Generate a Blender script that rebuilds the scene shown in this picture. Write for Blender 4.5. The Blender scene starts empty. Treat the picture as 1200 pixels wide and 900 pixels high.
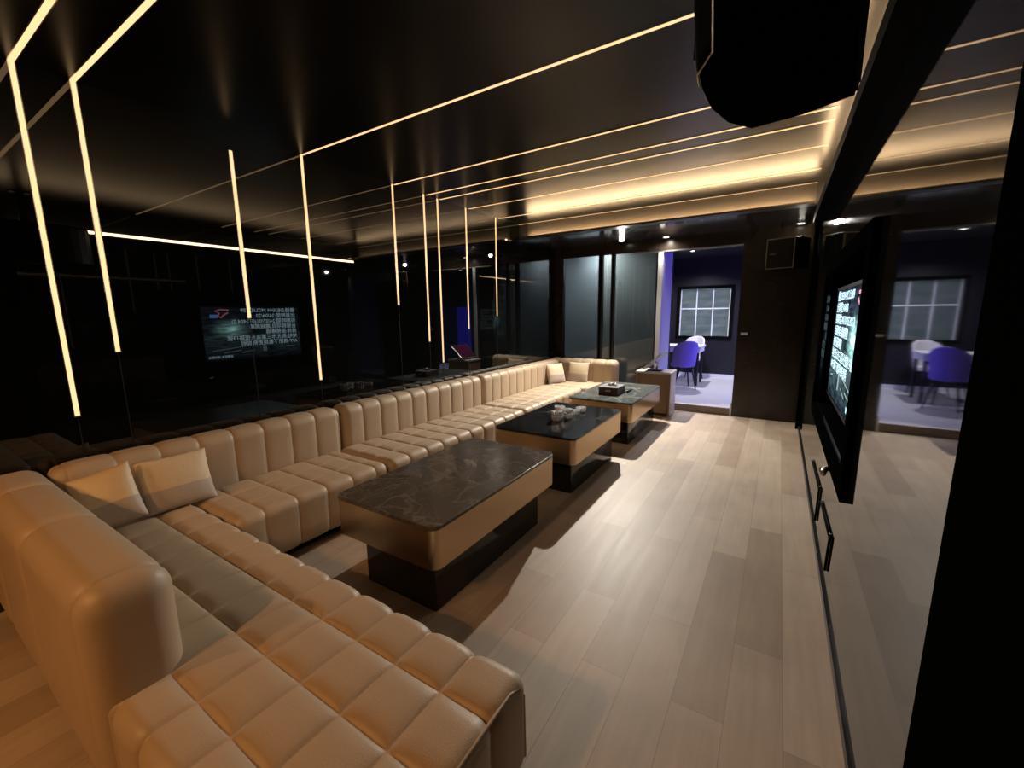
import bpy, bmesh, math, random
from mathutils import Vector, Matrix, Euler
random.seed(4)
PI = math.pi
sc = bpy.context.scene
COL = sc.collection
OFF = {}

# ------------------------------------------------------------------ materials
def new_mat(name):
    m = bpy.data.materials.new(name); m.use_nodes = True
    nt = m.node_tree; nt.nodes.clear()
    out = nt.nodes.new('ShaderNodeOutputMaterial')
    return m, nt, out

def N(nt, typ, **kw):
    n = nt.nodes.new(typ)
    for k, v in kw.items():
        if k in n.inputs: n.inputs[k].default_value = v
        else: setattr(n, k, v)
    return n

def pbsdf(name, col, rough=.5, metal=0, ior=1.5, noise=0, nscale=8, bump=0, bscale=200, coat=0, nstretch=(1, 1, 1), spec=.5):
    m, nt, out = new_mat(name)
    b = N(nt, 'ShaderNodeBsdfPrincipled')
    b.inputs['Base Color'].default_value = (*col, 1); b.inputs['Roughness'].default_value = rough
    b.inputs['Metallic'].default_value = metal; b.inputs['IOR'].default_value = ior
    b.inputs['Coat Weight'].default_value = coat; b.inputs['Specular IOR Level'].default_value = spec
    tc = N(nt, 'ShaderNodeTexCoord')
    if noise:
        mp = N(nt, 'ShaderNodeMapping'); mp.inputs['Scale'].default_value = nstretch
        nt.links.new(tc.outputs['Object'], mp.inputs['Vector'])
        nz = N(nt, 'ShaderNodeTexNoise'); nz.inputs['Scale'].default_value = nscale; nz.inputs['Detail'].default_value = 5
        nt.links.new(mp.outputs['Vector'], nz.inputs['Vector'])
        mx = N(nt, 'ShaderNodeMix', data_type='RGBA')
        mx.inputs[6].default_value = (*[c * (1 - noise) for c in col], 1)
        mx.inputs[7].default_value = (*[min(1, c * (1 + noise)) for c in col], 1)
        nt.links.new(nz.outputs['Fac'], mx.inputs[0]); nt.links.new(mx.outputs[2], b.inputs['Base Color'])
    if bump:
        nb = N(nt, 'ShaderNodeTexNoise'); nb.inputs['Scale'].default_value = bscale; nb.inputs['Detail'].default_value = 3
        nt.links.new(tc.outputs['Object'], nb.inputs['Vector'])
        bp = N(nt, 'ShaderNodeBump'); bp.inputs['Strength'].default_value = bump; bp.inputs['Distance'].default_value = .003
        nt.links.new(nb.outputs['Fac'], bp.inputs['Height']); nt.links.new(bp.outputs['Normal'], b.inputs['Normal'])
    nt.links.new(b.outputs[0], out.inputs[0])
    return m

def emit(name, col, s):
    m, nt, out = new_mat(name)
    e = N(nt, 'ShaderNodeEmission'); e.inputs[0].default_value = (*col, 1); e.inputs[1].default_value = s
    nt.links.new(e.outputs[0], out.inputs[0]); return m

M = {}
M['leather'] = pbsdf('beige_leather', (.46, .35, .245), .46, noise=.07, nscale=5, bump=.25, bscale=260)
M['piping'] = pbsdf('leather_piping', (.42, .32, .23), .45)
M['black'] = pbsdf('black_lacquer', (.004, .004, .004), .4, spec=.12)
M['matteblack'] = pbsdf('matte_black', (.0035, .004, .0035), .6, spec=.02)
M['nearblack'] = pbsdf('black_wall_paint', (.0022, .0028, .0024), .7, spec=0)
M['blackglass'] = pbsdf('black_wall_glass', (.0025, .003, .003), .012, ior=1.72)
M['blackmirror'] = pbsdf('smoked_mirror', (.006, .007, .007), .035, ior=1.6)
M['ceil'] = pbsdf('black_stretch_ceiling', (.0025, .0026, .0024), .28, ior=1.27)
M['wallboard'] = pbsdf('black_back_wall_board', (.020, .014, .0095), .25, noise=.3, nscale=3)  # black board; warm reflected light put in as a brown tint
M['soffit'] = pbsdf('dark_soffit', (.035, .034, .035), .12)
M['soffitface'] = pbsdf('soffit_face', (.035, .030, .025), .4)
M['brass'] = pbsdf('rose_brass', (.64, .47, .30), .15, metal=1, noise=.05, nscale=30, nstretch=(1, 1, 40))
nt_ = M['brass'].node_tree; b_ = [n for n in nt_.nodes if n.type == 'BSDF_PRINCIPLED'][0]
tg_ = nt_.nodes.new('ShaderNodeTangent'); tg_.direction_type = 'RADIAL'; tg_.axis = 'Z'
nt_.links.new(tg_.outputs[0], b_.inputs['Tangent']); b_.inputs['Anisotropic'].default_value = .85; b_.inputs['Roughness'].default_value = .26
M['base'] = pbsdf('table_base_black', (.008, .008, .009), .10)
M['alu'] = pbsdf('aluminium', (.62, .60, .58), .3, metal=1)
M['darkmetal'] = pbsdf('dark_metal', (.03, .03, .032), .35, metal=.6)
M['white'] = pbsdf('white_paint', (.78, .77, .78), .45)
M['greywall'] = pbsdf('grey_wall_paint', (.42, .43, .45), .7)
M['purplewall'] = pbsdf('dark_purple_wall_paint', (.011, .010, .015), .4)
M['backfloor'] = pbsdf('pale_floor', (.62, .60, .60), .35, noise=.12, nscale=3, nstretch=(1, 8, 1))
M['walnut'] = pbsdf('walnut_veneer', (.24, .15, .10), .4, noise=.3, nscale=6, nstretch=(10, 10, 1))
M['walnuttop'] = pbsdf('pale_worktop', (.52, .46, .43), .4)
M['boxwood'] = pbsdf('dark_brown_wood', (.075, .033, .02), .35, noise=.25, nscale=20)
M['tissue'] = pbsdf('white_tissue', (.85, .84, .82), .8)
M['chair'] = pbsdf('grey_chair_fabric', (.17, .12, .55), .7)
M['chairpale'] = pbsdf('pale_chair_fabric', (.75, .70, .72), .7)
M['woodrise'] = pbsdf('brown_step_edge', (.22, .16, .12), .5)
M['lid'] = pbsdf('silvery_lid', (.22, .23, .24), .3)
M['led'] = emit('warm_led_diffuser', (1.0, .60, .29), 1.5)
M['ledcove'] = emit('warm_led_cove', (1.0, .66, .35), 125)
M['ledbeam'] = emit('warm_led_pelmet', (1.0, .66, .35), 42)
M['lamp'] = emit('downlight_lens', (1.0, .93, .82), 14)
M['lampwarm'] = emit('warm_downlight_lens', (1.0, .66, .34), 9)
M['addedblue'] = emit('added_blue_panel', (.07, .025, 1.0), 7)
M['addedblue2'] = emit('blue_led_doorway', (.035, .025, .62), 1.0)
M['coolpanel'] = emit('cool_ceiling_panel', (.84, .86, 1.0), 70)

def floor_mat():
    m, nt, out = new_mat('oak_plank_floor')
    b = N(nt, 'ShaderNodeBsdfPrincipled'); b.inputs['IOR'].default_value = 1.5
    tc = N(nt, 'ShaderNodeTexCoord')
    mp = N(nt, 'ShaderNodeMapping'); mp.inputs['Rotation'].default_value = (0, 0, PI / 2); mp.inputs['Location'].default_value = (.3, .06, 0)
    nt.links.new(tc.outputs['Object'], mp.inputs['Vector'])
    br = N(nt, 'ShaderNodeTexBrick'); br.offset = .37; br.squash = 1
    br.inputs['Color1'].default_value = (.34, .255, .185, 1); br.inputs['Color2'].default_value = (.47, .375, .29, 1)
    br.inputs['Mortar'].default_value = (.22, .165, .12, 1); br.inputs['Scale'].default_value = 1
    br.inputs['Mortar Size'].default_value = .0012; br.inputs['Mortar Smooth'].default_value = .3
    br.inputs['Brick Width'].default_value = 1.22; br.inputs['Row Height'].default_value = .185
    nt.links.new(mp.outputs[0], br.inputs['Vector'])
    mp2 = N(nt, 'ShaderNodeMapping'); mp2.inputs['Scale'].default_value = (14, 1.1, 1)
    nt.links.new(tc.outputs['Object'], mp2.inputs['Vector'])
    nz = N(nt, 'ShaderNodeTexNoise'); nz.inputs['Scale'].default_value = 1.6; nz.inputs['Detail'].default_value = 7; nz.inputs['Roughness'].default_value = .6
    nt.links.new(mp2.outputs[0], nz.inputs['Vector'])
    nz2 = N(nt, 'ShaderNodeTexNoise'); nz2.inputs['Scale'].default_value = 2.2; nz2.inputs['Detail'].default_value = 3
    nt.links.new(tc.outputs['Object'], nz2.inputs['Vector'])
    ad = N(nt, 'ShaderNodeMath', operation='ADD'); nt.links.new(nz.outputs['Fac'], ad.inputs[0]); nt.links.new(nz2.outputs['Fac'], ad.inputs[1])
    rp = N(nt, 'ShaderNodeMapRange'); rp.inputs['From Min'].default_value = .6; rp.inputs['From Max'].default_value = 1.4
    rp.inputs['To Min'].default_value = .78; rp.inputs['To Max'].default_value = 1.16
    nt.links.new(ad.outputs[0], rp.inputs['Value'])
    mul = N(nt, 'ShaderNodeVectorMath', operation='SCALE')
    nt.links.new(br.outputs['Color'], mul.inputs[0]); nt.links.new(rp.outputs[0], mul.inputs['Scale'])
    nt.links.new(mul.outputs[0], b.inputs['Base Color'])
    r2 = N(nt, 'ShaderNodeMapRange'); r2.inputs['To Min'].default_value = .42; r2.inputs['To Max'].default_value = .56
    nt.links.new(nz.outputs['Fac'], r2.inputs['Value']); nt.links.new(r2.outputs[0], b.inputs['Roughness'])
    bp = N(nt, 'ShaderNodeBump'); bp.inputs['Strength'].default_value = .12; bp.inputs['Distance'].default_value = .002
    nt.links.new(nz.outputs['Fac'], bp.inputs['Height']); nt.links.new(bp.outputs[0], b.inputs['Normal'])
    nt.links.new(b.outputs[0], out.inputs[0]); return m
M['floor'] = floor_mat()

def marble(name, base, vein, scale, width, rough, seed, amount=1.0, base2=None):
    m, nt, out = new_mat(name)
    b = N(nt, 'ShaderNodeBsdfPrincipled'); b.inputs['Roughness'].default_value = rough
    tc = N(nt, 'ShaderNodeTexCoord')
    mp = N(nt, 'ShaderNodeMapping'); mp.inputs['Location'].default_value = (seed, seed * .7, 0); mp.inputs['Rotation'].default_value = (0, 0, seed)
    nt.links.new(tc.outputs['Object'], mp.inputs[0])
    acc = None
    for k, (s, w) in enumerate(((scale, width), (scale * 2.3, width * .8))):
        nz = N(nt, 'ShaderNodeTexNoise'); nz.inputs['Scale'].default_value = s; nz.inputs['Detail'].default_value = 4; nz.inputs['Distortion'].default_value = .8
        nt.links.new(mp.outputs[0], nz.inputs['Vector'])
        s1 = N(nt, 'ShaderNodeMath', operation='SUBTRACT'); s1.inputs[1].default_value = .5; nt.links.new(nz.outputs['Fac'], s1.inputs[0])
        ab = N(nt, 'ShaderNodeMath', operation='ABSOLUTE'); nt.links.new(s1.outputs[0], ab.inputs[0])
        mr = N(nt, 'ShaderNodeMapRange'); mr.inputs['From Max'].default_value = w; mr.inputs['To Min'].default_value = 1 - .5 * k; mr.inputs['To Max'].default_value = 0
        nt.links.new(ab.outputs[0], mr.inputs['Value'])
        if acc is None: acc = mr
        else:
            mx = N(nt, 'ShaderNodeMath', operation='MAXIMUM'); nt.links.new(acc.outputs[0], mx.inputs[0]); nt.links.new(mr.outputs[0], mx.inputs[1]); acc = mx
    brk = N(nt, 'ShaderNodeTexNoise'); brk.inputs['Scale'].default_value = 3.5; nt.links.new(mp.outputs[0], brk.inputs['Vector'])
    ml = N(nt, 'ShaderNodeMath', operation='MULTIPLY'); nt.links.new(acc.outputs[0], ml.inputs[0]); nt.links.new(brk.outputs['Fac'], ml.inputs[1])
    ml2 = N(nt, 'ShaderNodeMath', operation='MULTIPLY'); ml2.inputs[1].default_value = amount; nt.links.new(ml.outputs[0], ml2.inputs[0])
    cm = N(nt, 'ShaderNodeMix', data_type='RGBA'); cm.inputs[6].default_value = (*base, 1); cm.inputs[7].default_value = (*(base2 or [c * 1.6 for c in base]), 1)
    nt.links.new(brk.outputs['Fac'], cm.inputs[0])
    mx = N(nt, 'ShaderNodeMix', data_type='RGBA'); mx.inputs[7].default_value = (*vein, 1)
    nt.links.new(cm.outputs[2], mx.inputs[6]); nt.links.new(ml2.outputs[0], mx.inputs[0]); nt.links.new(mx.outputs[2], b.inputs['Base Color'])
    nt.links.new(b.outputs[0], out.inputs[0]); return m
M['marble_brown'] = marble('brown_marble', (.050, .040, .031), (.26, .21, .165), 3.4, .030, .24, 1.3, .6)
M['marble_black'] = marble('black_marble', (.008, .008, .0085), (.22, .22, .22), 1.1, .010, .12, 4.1, .8)
M['marble_green'] = marble('grey_green_marble', (.045, .052, .050), (.28, .30, .29), 2.0, .03, .2, 7.7)

def glass_mat(name, tint, rough=0, ior=1.5, trans=1.0):
    m, nt, out = new_mat(name)
    t = N(nt, 'ShaderNodeBsdfTransparent'); t.inputs[0].default_value = (*tint, 1)
    g = N(nt, 'ShaderNodeBsdfGlossy'); g.inputs['Roughness'].default_value = rough
    f = N(nt, 'ShaderNodeFresnel'); f.inputs['IOR'].default_value = ior
    mx = N(nt, 'ShaderNodeMixShader')
    nt.links.new(f.outputs[0], mx.inputs[0]); nt.links.new(t.outputs[0], mx.inputs[1]); nt.links.new(g.outputs[0], mx.inputs[2])
    nt.links.new(mx.outputs[0], out.inputs[0]); return m
M['pane'] = glass_mat('tinted_pane', (.56, .58, .56), .012, 1.75)
M['paneteal'] = glass_mat('pale_pane', (.56, .59, .60), .02)
mc, nt, out = new_mat('cut_crystal')
g = N(nt, 'ShaderNodeBsdfPrincipled'); g.inputs['Base Color'].default_value = (.95, .95, .97, 1); g.inputs['Roughness'].default_value = .08
g.inputs['Transmission Weight'].default_value = .2; g.inputs['IOR'].default_value = 1.52
nt.links.new(g.outputs[0], out.inputs[0]); M['crystal'] = mc

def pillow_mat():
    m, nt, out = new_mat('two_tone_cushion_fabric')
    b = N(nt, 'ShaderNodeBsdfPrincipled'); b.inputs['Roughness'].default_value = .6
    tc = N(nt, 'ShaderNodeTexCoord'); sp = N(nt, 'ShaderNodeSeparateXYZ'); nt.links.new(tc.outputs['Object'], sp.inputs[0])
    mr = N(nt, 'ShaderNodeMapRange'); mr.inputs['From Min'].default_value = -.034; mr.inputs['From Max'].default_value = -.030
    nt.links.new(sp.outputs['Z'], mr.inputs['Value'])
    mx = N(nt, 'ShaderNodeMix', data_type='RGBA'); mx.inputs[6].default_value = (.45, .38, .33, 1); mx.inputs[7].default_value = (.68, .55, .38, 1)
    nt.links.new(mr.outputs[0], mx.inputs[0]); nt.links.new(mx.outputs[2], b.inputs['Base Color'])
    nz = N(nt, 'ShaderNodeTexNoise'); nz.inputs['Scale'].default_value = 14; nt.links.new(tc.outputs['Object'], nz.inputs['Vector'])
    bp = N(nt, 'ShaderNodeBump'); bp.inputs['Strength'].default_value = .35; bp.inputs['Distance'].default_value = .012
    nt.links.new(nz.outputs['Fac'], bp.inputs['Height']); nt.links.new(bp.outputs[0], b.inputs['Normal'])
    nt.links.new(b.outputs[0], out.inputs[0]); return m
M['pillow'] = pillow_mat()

# ------------------------------------------------------------------ helpers
def root_of(o):
    while o.parent: o = o.parent
    return o
def obj(name, verts, faces, mat, parent=None, smooth=False, sharp=None):
    if parent is not None:
        off = OFF.get(root_of(parent).name, Vector((0, 0, 0)))
        verts = [tuple(Vector(v) - off) for v in verts]
    me = bpy.data.meshes.new(name); me.from_pydata([tuple(v) for v in verts], [], faces); me.validate(); me.update()
    bm = bmesh.new(); bm.from_mesh(me); bmesh.ops.recalc_face_normals(bm, faces=bm.faces); bm.to_mesh(me); bm.free()
    if smooth:
        me.polygons.foreach_set('use_smooth', [True] * len(me.polygons))
        if sharp: me.set_sharp_from_angle(angle=math.radians(sharp))
    me.materials.append(mat)
    o = bpy.data.objects.new(name, me); COL.objects.link(o)
    if parent is not None: o.parent = parent
    return o
def tag(o, label=None, cat=None, group=None, kind=None):
    if label: o['label'] = label
    if cat: o['category'] = cat
    if group: o['group'] = group
    if kind: o['kind'] = kind
    return o
def thing(name, loc, label, cat, group=None, absolute=True):
    o = bpy.data.objects.new(name, None); o.empty_display_size = .1; COL.objects.link(o); o.location = loc
    if absolute: OFF[o.name] = Vector(loc)
    return tag(o, label, cat, group)
def part_label(o, label): o['label'] = label; return o

def mbox(b):
    x0, x1, y0, y1, z0, z1 = b
    v = [(x0,y0,z0),(x1,y0,z0),(x1,y1,z0),(x0,y1,z0),(x0,y0,z1),(x1,y0,z1),(x1,y1,z1),(x0,y1,z1)]
    f = [(0,3,2,1),(4,5,6,7),(0,1,5,4),(1,2,6,5),(2,3,7,6),(3,0,4,7)]
    return v, f
def join(ms):
    V, F = [], []
    for v, f in ms:
        k = len(V); V += [tuple(p) for p in v]; F += [tuple(i + k for i in q) for q in f]
    return V, F
def bevel_mesh(o, w, seg=2):
    bm = bmesh.new(); bm.from_mesh(o.data)
    ed = [e for e in bm.edges if len(e.link_faces) == 2 and e.calc_face_angle(0) > .5]
    bmesh.ops.bevel(bm, geom=ed, offset=w, segments=seg, profile=.5, affect='EDGES', clamp_overlap=True)
    bm.to_mesh(o.data); bm.free(); return o
def box(name, b, mat, parent=None, bev=0, kind=None):
    v, f = mbox(b); o = obj(name, v, f, mat, parent)
    if bev: bevel_mesh(o, bev)
    if kind: o['kind'] = kind
    return o
def boxes(name, bs, mat, parent=None, kind=None):
    v, f = join([mbox(b) for b in bs]); o = obj(name, v, f, mat, parent)
    if kind: o['kind'] = kind
    return o
def mprism(poly, z0, z1):
    n = len(poly)
    v = [(x, y, z0) for x, y in poly] + [(x, y, z1) for x, y in poly]
    f = [tuple(range(n))[::-1], tuple(range(n, 2 * n))] + [(i, (i + 1) % n, n + (i + 1) % n, n + i) for i in range(n)]
    return v, f
def rrect(x0, x1, y0, y1, r, n=8):
    p = []
    for cx, cy, a in ((x1 - r, y1 - r, 0), (x0 + r, y1 - r, 90), (x0 + r, y0 + r, 180), (x1 - r, y0 + r, 270)):
        for i in range(n + 1):
            t = math.radians(a + 90 * i / n); p.append((cx + r * math.cos(t), cy + r * math.sin(t)))
    return p
def mlathe(prof, seg=24, c=(0, 0, 0), axis='z'):
    V, F = [], []
    for r, z in prof:
        for i in range(seg):
            a = 2 * PI * i / seg; V.append((c[0] + r * math.cos(a), c[1] + r * math.sin(a), c[2] + z))
    for k in range(len(prof) - 1):
        for i in range(seg):
            j = (i + 1) % seg; F.append((k * seg + i, k * seg + j, (k + 1) * seg + j, (k + 1) * seg + i))
    F.append(tuple(range(seg))[::-1]); F.append(tuple(range((len(prof) - 1) * seg, len(prof) * seg)))
    return V, F
def mtube(pts, rad, seg=8):
    V, F = [], []
    pts = [Vector(p) for p in pts]
    rads = rad if isinstance(rad, (list, tuple)) else [rad] * len(pts)
    for i, p in enumerate(pts):
        a = pts[max(0, i - 1)]; b = pts[min(len(pts) - 1, i + 1)]
        d = (b - a).normalized()
        up = Vector((0, 0, 1)) if abs(d.z) < .9 else Vector((1, 0, 0))
        u = d.cross(up).normalized(); w = d.cross(u)
        for k in range(seg):
            t = 2 * PI * k / seg; V.append(tuple(p + rads[i] * (u * math.cos(t) + w * math.sin(t))))
    for i in range(len(pts) - 1):
        for k in range(seg):
            j = (k + 1) % seg; F.append((i * seg + k, i * seg + j, (i + 1) * seg + j, (i + 1) * seg + k))
    F.append(tuple(range(seg))[::-1]); F.append(tuple(range((len(pts) - 1) * seg, len(pts) * seg)))
    return V, F

def lattice(lo, hi, r, seams, step):
    s = {lo, hi}
    for k in (.15, .35, .6, .85, 1.0):
        s.add(lo + r * k); s.add(hi - r * k)
    n = max(1, int((hi - lo - 2 * r) / step))
    for i in range(n + 1): s.add(lo + r + (hi - lo - 2 * r) * i / n)
    for q in seams:
        s = {t for t in s if abs(t - q) > .016 or t in (lo, hi)}
        for d in (-.012, -.004, 0, .004, .012):
            if lo < q + d < hi: s.add(q + d)
    out = []
    for t in sorted(s):
        if not out or t - out[-1] > 1e-4: out.append(t)
    return out
def quilt(b, r, seams, puff=.02, w=.028, step=.028, sag=0):
    """upholstered block: rounded box pulled in along its stitched seams"""
    lo = Vector((b[0], b[2], b[4])); hi = Vector((b[1], b[3], b[5]))
    L = [lattice(lo[a], hi[a], r, seams[a], step) for a in range(3)]
    idx = {}; V = []; F = []
    def vert(i, j, k):
        key = (i, j, k)
        if key in idx: return idx[key]
        q = Vector((L[0][i], L[1][j], L[2][k]))
        inn = Vector([min(max(q[a], lo[a] + r), hi[a] - r) for a in range(3)])
        d = q - inn; n = d.normalized() if d.length > 1e-9 else Vector((0, 0, 1))
        p = inn + n * r
        fac = 1
        for a in range(3):
            if seams[a]:
                dist = min(abs(p[a] - s) for s in seams[a])
                fac *= 1 - (1 - n[a] ** 2) * math.exp(-dist / w)
        p = p + n * (puff * fac - puff)
        idx[key] = len(V); V.append(tuple(p)); return idx[key]
    nx, ny, nz = [len(x) - 1 for x in L]
    for i in range(nx):
        for j in range(ny):
            F.append((vert(i, j, 0), vert(i, j + 1, 0), vert(i + 1, j + 1, 0), vert(i + 1, j, 0)))
            F.append((vert(i, j, nz), vert(i + 1, j, nz), vert(i + 1, j + 1, nz), vert(i, j + 1, nz)))
    for i in range(nx):
        for k in range(nz):
            F.append((vert(i, 0, k), vert(i + 1, 0, k), vert(i + 1, 0, k + 1), vert(i, 0, k + 1)))
            F.append((vert(i, ny, k), vert(i, ny, k + 1), vert(i + 1, ny, k + 1), vert(i + 1, ny, k)))
    for j in range(ny):
        for k in range(nz):
            F.append((vert(0, j, k), vert(0, j, k + 1), vert(0, j + 1, k + 1), vert(0, j + 1, k)))
            F.append((vert(nx, j, k), vert(nx, j + 1, k), vert(nx, j + 1, k + 1), vert(nx, j, k + 1)))
    return V, F
def frange(a, b, n): return [a + (b - a) * i / n for i in range(n + 1)]

# ------------------------------------------------------------------ room dimensions
XL, XR = -3.30, .31          # glass wall on one side, smoked mirror on the other
YB = 6.65                    # glazed back wall
YN = -3.6                    # wall behind the camera
ZC = 2.755                   # ceiling
ZS = 2.55                    # underside of the rear soffit
YS = 5.46                    # face of the soffit
XM = .30

# setting -------------------------------------------------------------
box('floor', (XL - .3, XR + .3, YN - .1, YB, -.1, 0), M['floor'], kind='structure')
box('ceiling', (XL - .3, XR + .3, YN - .1, YB + .1, ZC, ZC + .1), M['ceil'], kind='structure')
box('wall_left', (XL - .12, XL, YN, YB, 0, ZC), M['blackglass'], kind='structure')
box('wall_front', (XL, XR + .3, YN - .1, YN, 0, ZC), M['nearblack'], kind='structure')
# mirror wall with a recess for the television
TY0, TY1, TZ0, TZ1 = 2.36, 4.28, .74, 1.77
YP = 1.09
boxes('wall_right', [(XR, XR + .02, YP, TY0, 0, ZC), (XR, XR + .02, TY1, YB, 0, ZC),
                     (XR, XR + .02, TY0, TY1, 0, TZ0), (XR, XR + .02, TY0, TY1, TZ1, ZC)], M['blackmirror'], kind='structure')
box('wall_right_near', (XR - .008, XR + .2, YN, YP, 0, ZC), M['nearblack'], kind='structure')
boxes('trim_2', [(XR + .021, XR + .16, TY0 - .02, TY0, TZ0, TZ1), (XR + .021, XR + .16, TY1, TY1 + .02, TZ0, TZ1),
                 (XR + .021, XR + .16, TY0, TY1, TZ0 - .02, TZ0), (XR + .021, XR + .16, TY0, TY1, TZ1, TZ1 + .02),
                 (XR + .16, XR + .18, TY0 - .02, TY1 + .02, TZ0 - .02, TZ1 + .02)], M['nearblack'], kind='structure')
# frame round the recess
FX = .285
boxes('trim_3', [(FX, XR, TY0 - .11, TY0, TZ0 - .085, TZ1 + .09), (FX, XR, TY1, TY1 + .06, TZ0 - .085, TZ1 + .09),
                 (FX, XR, TY0, TY1, TZ0 - .085, TZ0), (FX, XR, TY0, TY1, TZ1, TZ1 + .09)], M['nearblack'], kind='structure')
box('baseboard_right', (XM, XR, YP, 6.3, 0, .045), M['darkmetal'], kind='structure')
box('trim_4', (.272, XR, 6.32, 6.37, 0, ZS), M['nearblack'], kind='structure')
# pelmet beam along the mirror with its hidden lamp
box('trim_5', (.212, XR, YN, YS, 2.375, 2.46), M['matteblack'], kind='structure')
# rear soffit
boxes('trim_6', [(XL, XR, YS, YB, ZS, ZC), ], M['soffit'], kind='structure')
boxes('trim_7', [(-3.15, .212, YS - .014, YS, ZS + .012, ZC)], M['soffitface'], kind='structure')
boxes('trim_8', [(-3.15, .212, YS - .15, YS, ZS - .012, ZS), (-3.15, .212, YS - .15, YS - .14, ZS, ZS + .010)], M['soffitface'], kind='structure')
# back wall
OX0, OX1, OZ = -1.53, -.49, 2.365
boxes('wall_back', [(XL, -3.165, YB, YB + .1, 0, ZS), (-3.165, OX0, YB, YB + .1, 2.39, ZS + .2), (OX0, OX1, YB, YB + .1, OZ, ZS + .2),
                    (OX1, XR + .3, YB, YB + .1, 0, ZS + .2), (XL, -3.165, YB, YB + .1, ZS, ZC)], M['wallboard'], kind='structure')
boxes('trim_9', [(-1.95, OX1, YB - .012, YB, OZ, OZ + .018)], M['alu'], kind='structure')
boxes('trim_10', [(-1.60, OX0, YB - .01, YB + .11, .0, 2.365)], M['greywall'], kind='structure')
for n, (a, b, mt) in enumerate(((-3.165, -2.535, 'paneteal'), (-2.475, -2.325, 'pane'), (-2.28, -1.625, 'pane'))):
    t = tag(bpy.data.objects.new('window_%d' % (n + 1), None), kind='structure'); COL.objects.link(t); t.location = (a, YB, 0); OFF[t.name] = Vector((a, YB, 0))
    box('pane', (a, b, YB + .045, YB + .055, .02, 2.385), M[mt], t)
    boxes('frame', [(a - .012, a + .006, YB + .02, YB + .08, 0, 2.39), (b - .006, b + .012, YB + .02, YB + .08, 0, 2.39), (a, b, YB + .02, YB + .08, 0, .03)], M['darkmetal'], t)
box('trim_13', (OX1 - .02, OX1 - .001, YB + .005, YB + .03, 0, .19), M['white'], kind='structure')
boxes('trim_11', [(-2.523, -2.487, YB + .01, YB + .09, 0, 2.39), (-2.313, -2.292, YB + .01, YB + .09, 0, 2.39), (-1.613, -1.60, YB + .01, YB + .09, 0, 2.39)], M['matteblack'], kind='structure')
# corridor behind the glazing
boxes('wall_corridor', [(-3.6, -1.60, 7.35, 7.45, 0, 2.6), (-3.7, -3.6, YB + .1, 7.45, 0, 2.6), (-1.60, -1.56, YB + .11, 7.45, 0, 2.6)], M['greywall'], kind='structure')
box('ceiling_corridor', (-3.7, -1.56, YB + .1, 7.45, 2.6, 2.7), M['greywall'], kind='structure')
box('floor_corridor', (-3.7, -1.56, YB + .1, 7.45, -.1, 0), M['floor'], kind='structure')
# room beyond the opening, one step up
box('floor_back', (-4.2, 1.5, YB + .06, 9.9, -.1, .1), M['backfloor'], kind='structure')
box('trim_12', (OX0, OX1, YB + .03, YB + .06, 0, .104), M['woodrise'], kind='structure')
boxes('wall_rear', [(-4.2, 1.5, 9.8, 9.9, .1, .97), (-4.2, 1.5, 9.8, 9.9, 1.96, 2.6), (-4.2, -1.86, 9.8, 9.9, .97, 1.96), (-.88, 1.5, 9.8, 9.9, .97, 1.96)], M['purplewall'], kind='structure')
box('wall_rear_right', (1.5, 1.6, YB + .1, 9.9, .1, 2.6), M['purplewall'], kind='structure')
box('wall_rear_left', (-4.3, -4.2, 7.45, 9.9, .1, 2.6), M['purplewall'], kind='structure')
box('wall_rear_inner', (-4.2, -1.55, 7.46, 7.5, .1, 2.6), M['purplewall'], kind='structure')
box('ceiling_rear', (-4.3, 1.6, YB + .1, 9.9, 2.6, 2.7), M['purplewall'], kind='structure')
box('baseboard_rear', (-4.2, 1.5, 9.785, 9.8, .1, .17), M['white'], kind='structure')
# rear window with white glazing bars
mw, nt, out = new_mat('evening_window_glass')
b_ = N(nt, 'ShaderNodeBsdfPrincipled'); b_.inputs['Base Color'].default_value = (.05, .06, .065, 1); b_.inputs['Roughness'].default_value = .15
tc_ = N(nt, 'ShaderNodeTexCoord'); nz_ = N(nt, 'ShaderNodeTexNoise'); nz_.inputs['Scale'].default_value = 3.0
mp_ = N(nt, 'ShaderNodeMapping'); mp_.inputs['Scale'].default_value = (1, 1, 4); nt.links.new(tc_.outputs['Object'], mp_.inputs[0]); nt.links.new(mp_.outputs[0], nz_.inputs['Vector'])
cr_ = N(nt, 'ShaderNodeValToRGB'); cr_.color_ramp.elements[0].color = (.07, .10, .115, 1); cr_.color_ramp.elements[1].color = (.17, .20, .20, 1)
cr_.color_ramp.elements[0].position = .35; cr_.color_ramp.elements[1].position = .75
nt.links.new(nz_.outputs['Fac'], cr_.inputs[0]); nt.links.new(cr_.outputs[0], b_.inputs['Emission Color']); b_.inputs['Emission Strength'].default_value = .7
nt.links.new(b_.outputs[0], out.inputs[0])
t = tag(bpy.data.objects.new('window_4', None), kind='structure'); COL.objects.link(t); t.location = (-1.86, 9.8, .97); OFF[t.name] = Vector(t.location)
box('pane', (-1.86, -.88, 9.85, 9.86, .97, 1.96), mw, t)
boxes('frame', [(-1.92, -1.86, 9.77, 9.86, .91, 2.02), (-.88, -.82, 9.77, 9.86, .91, 2.02), (-1.86, -.88, 9.77, 9.86, .91, .97), (-1.86, -.88, 9.77, 9.86, 1.96, 2.02)], M['matteblack'], t)
boxes('glazing_bar', [(x - .011, x + .011, 9.835, 9.85, .97, 1.96) for x in (-1.845, -1.53, -1.21, -.895)] + [(-1.86, -.88, 9.835, 9.85, 1.535, 1.56)], M['white'], t)

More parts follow.
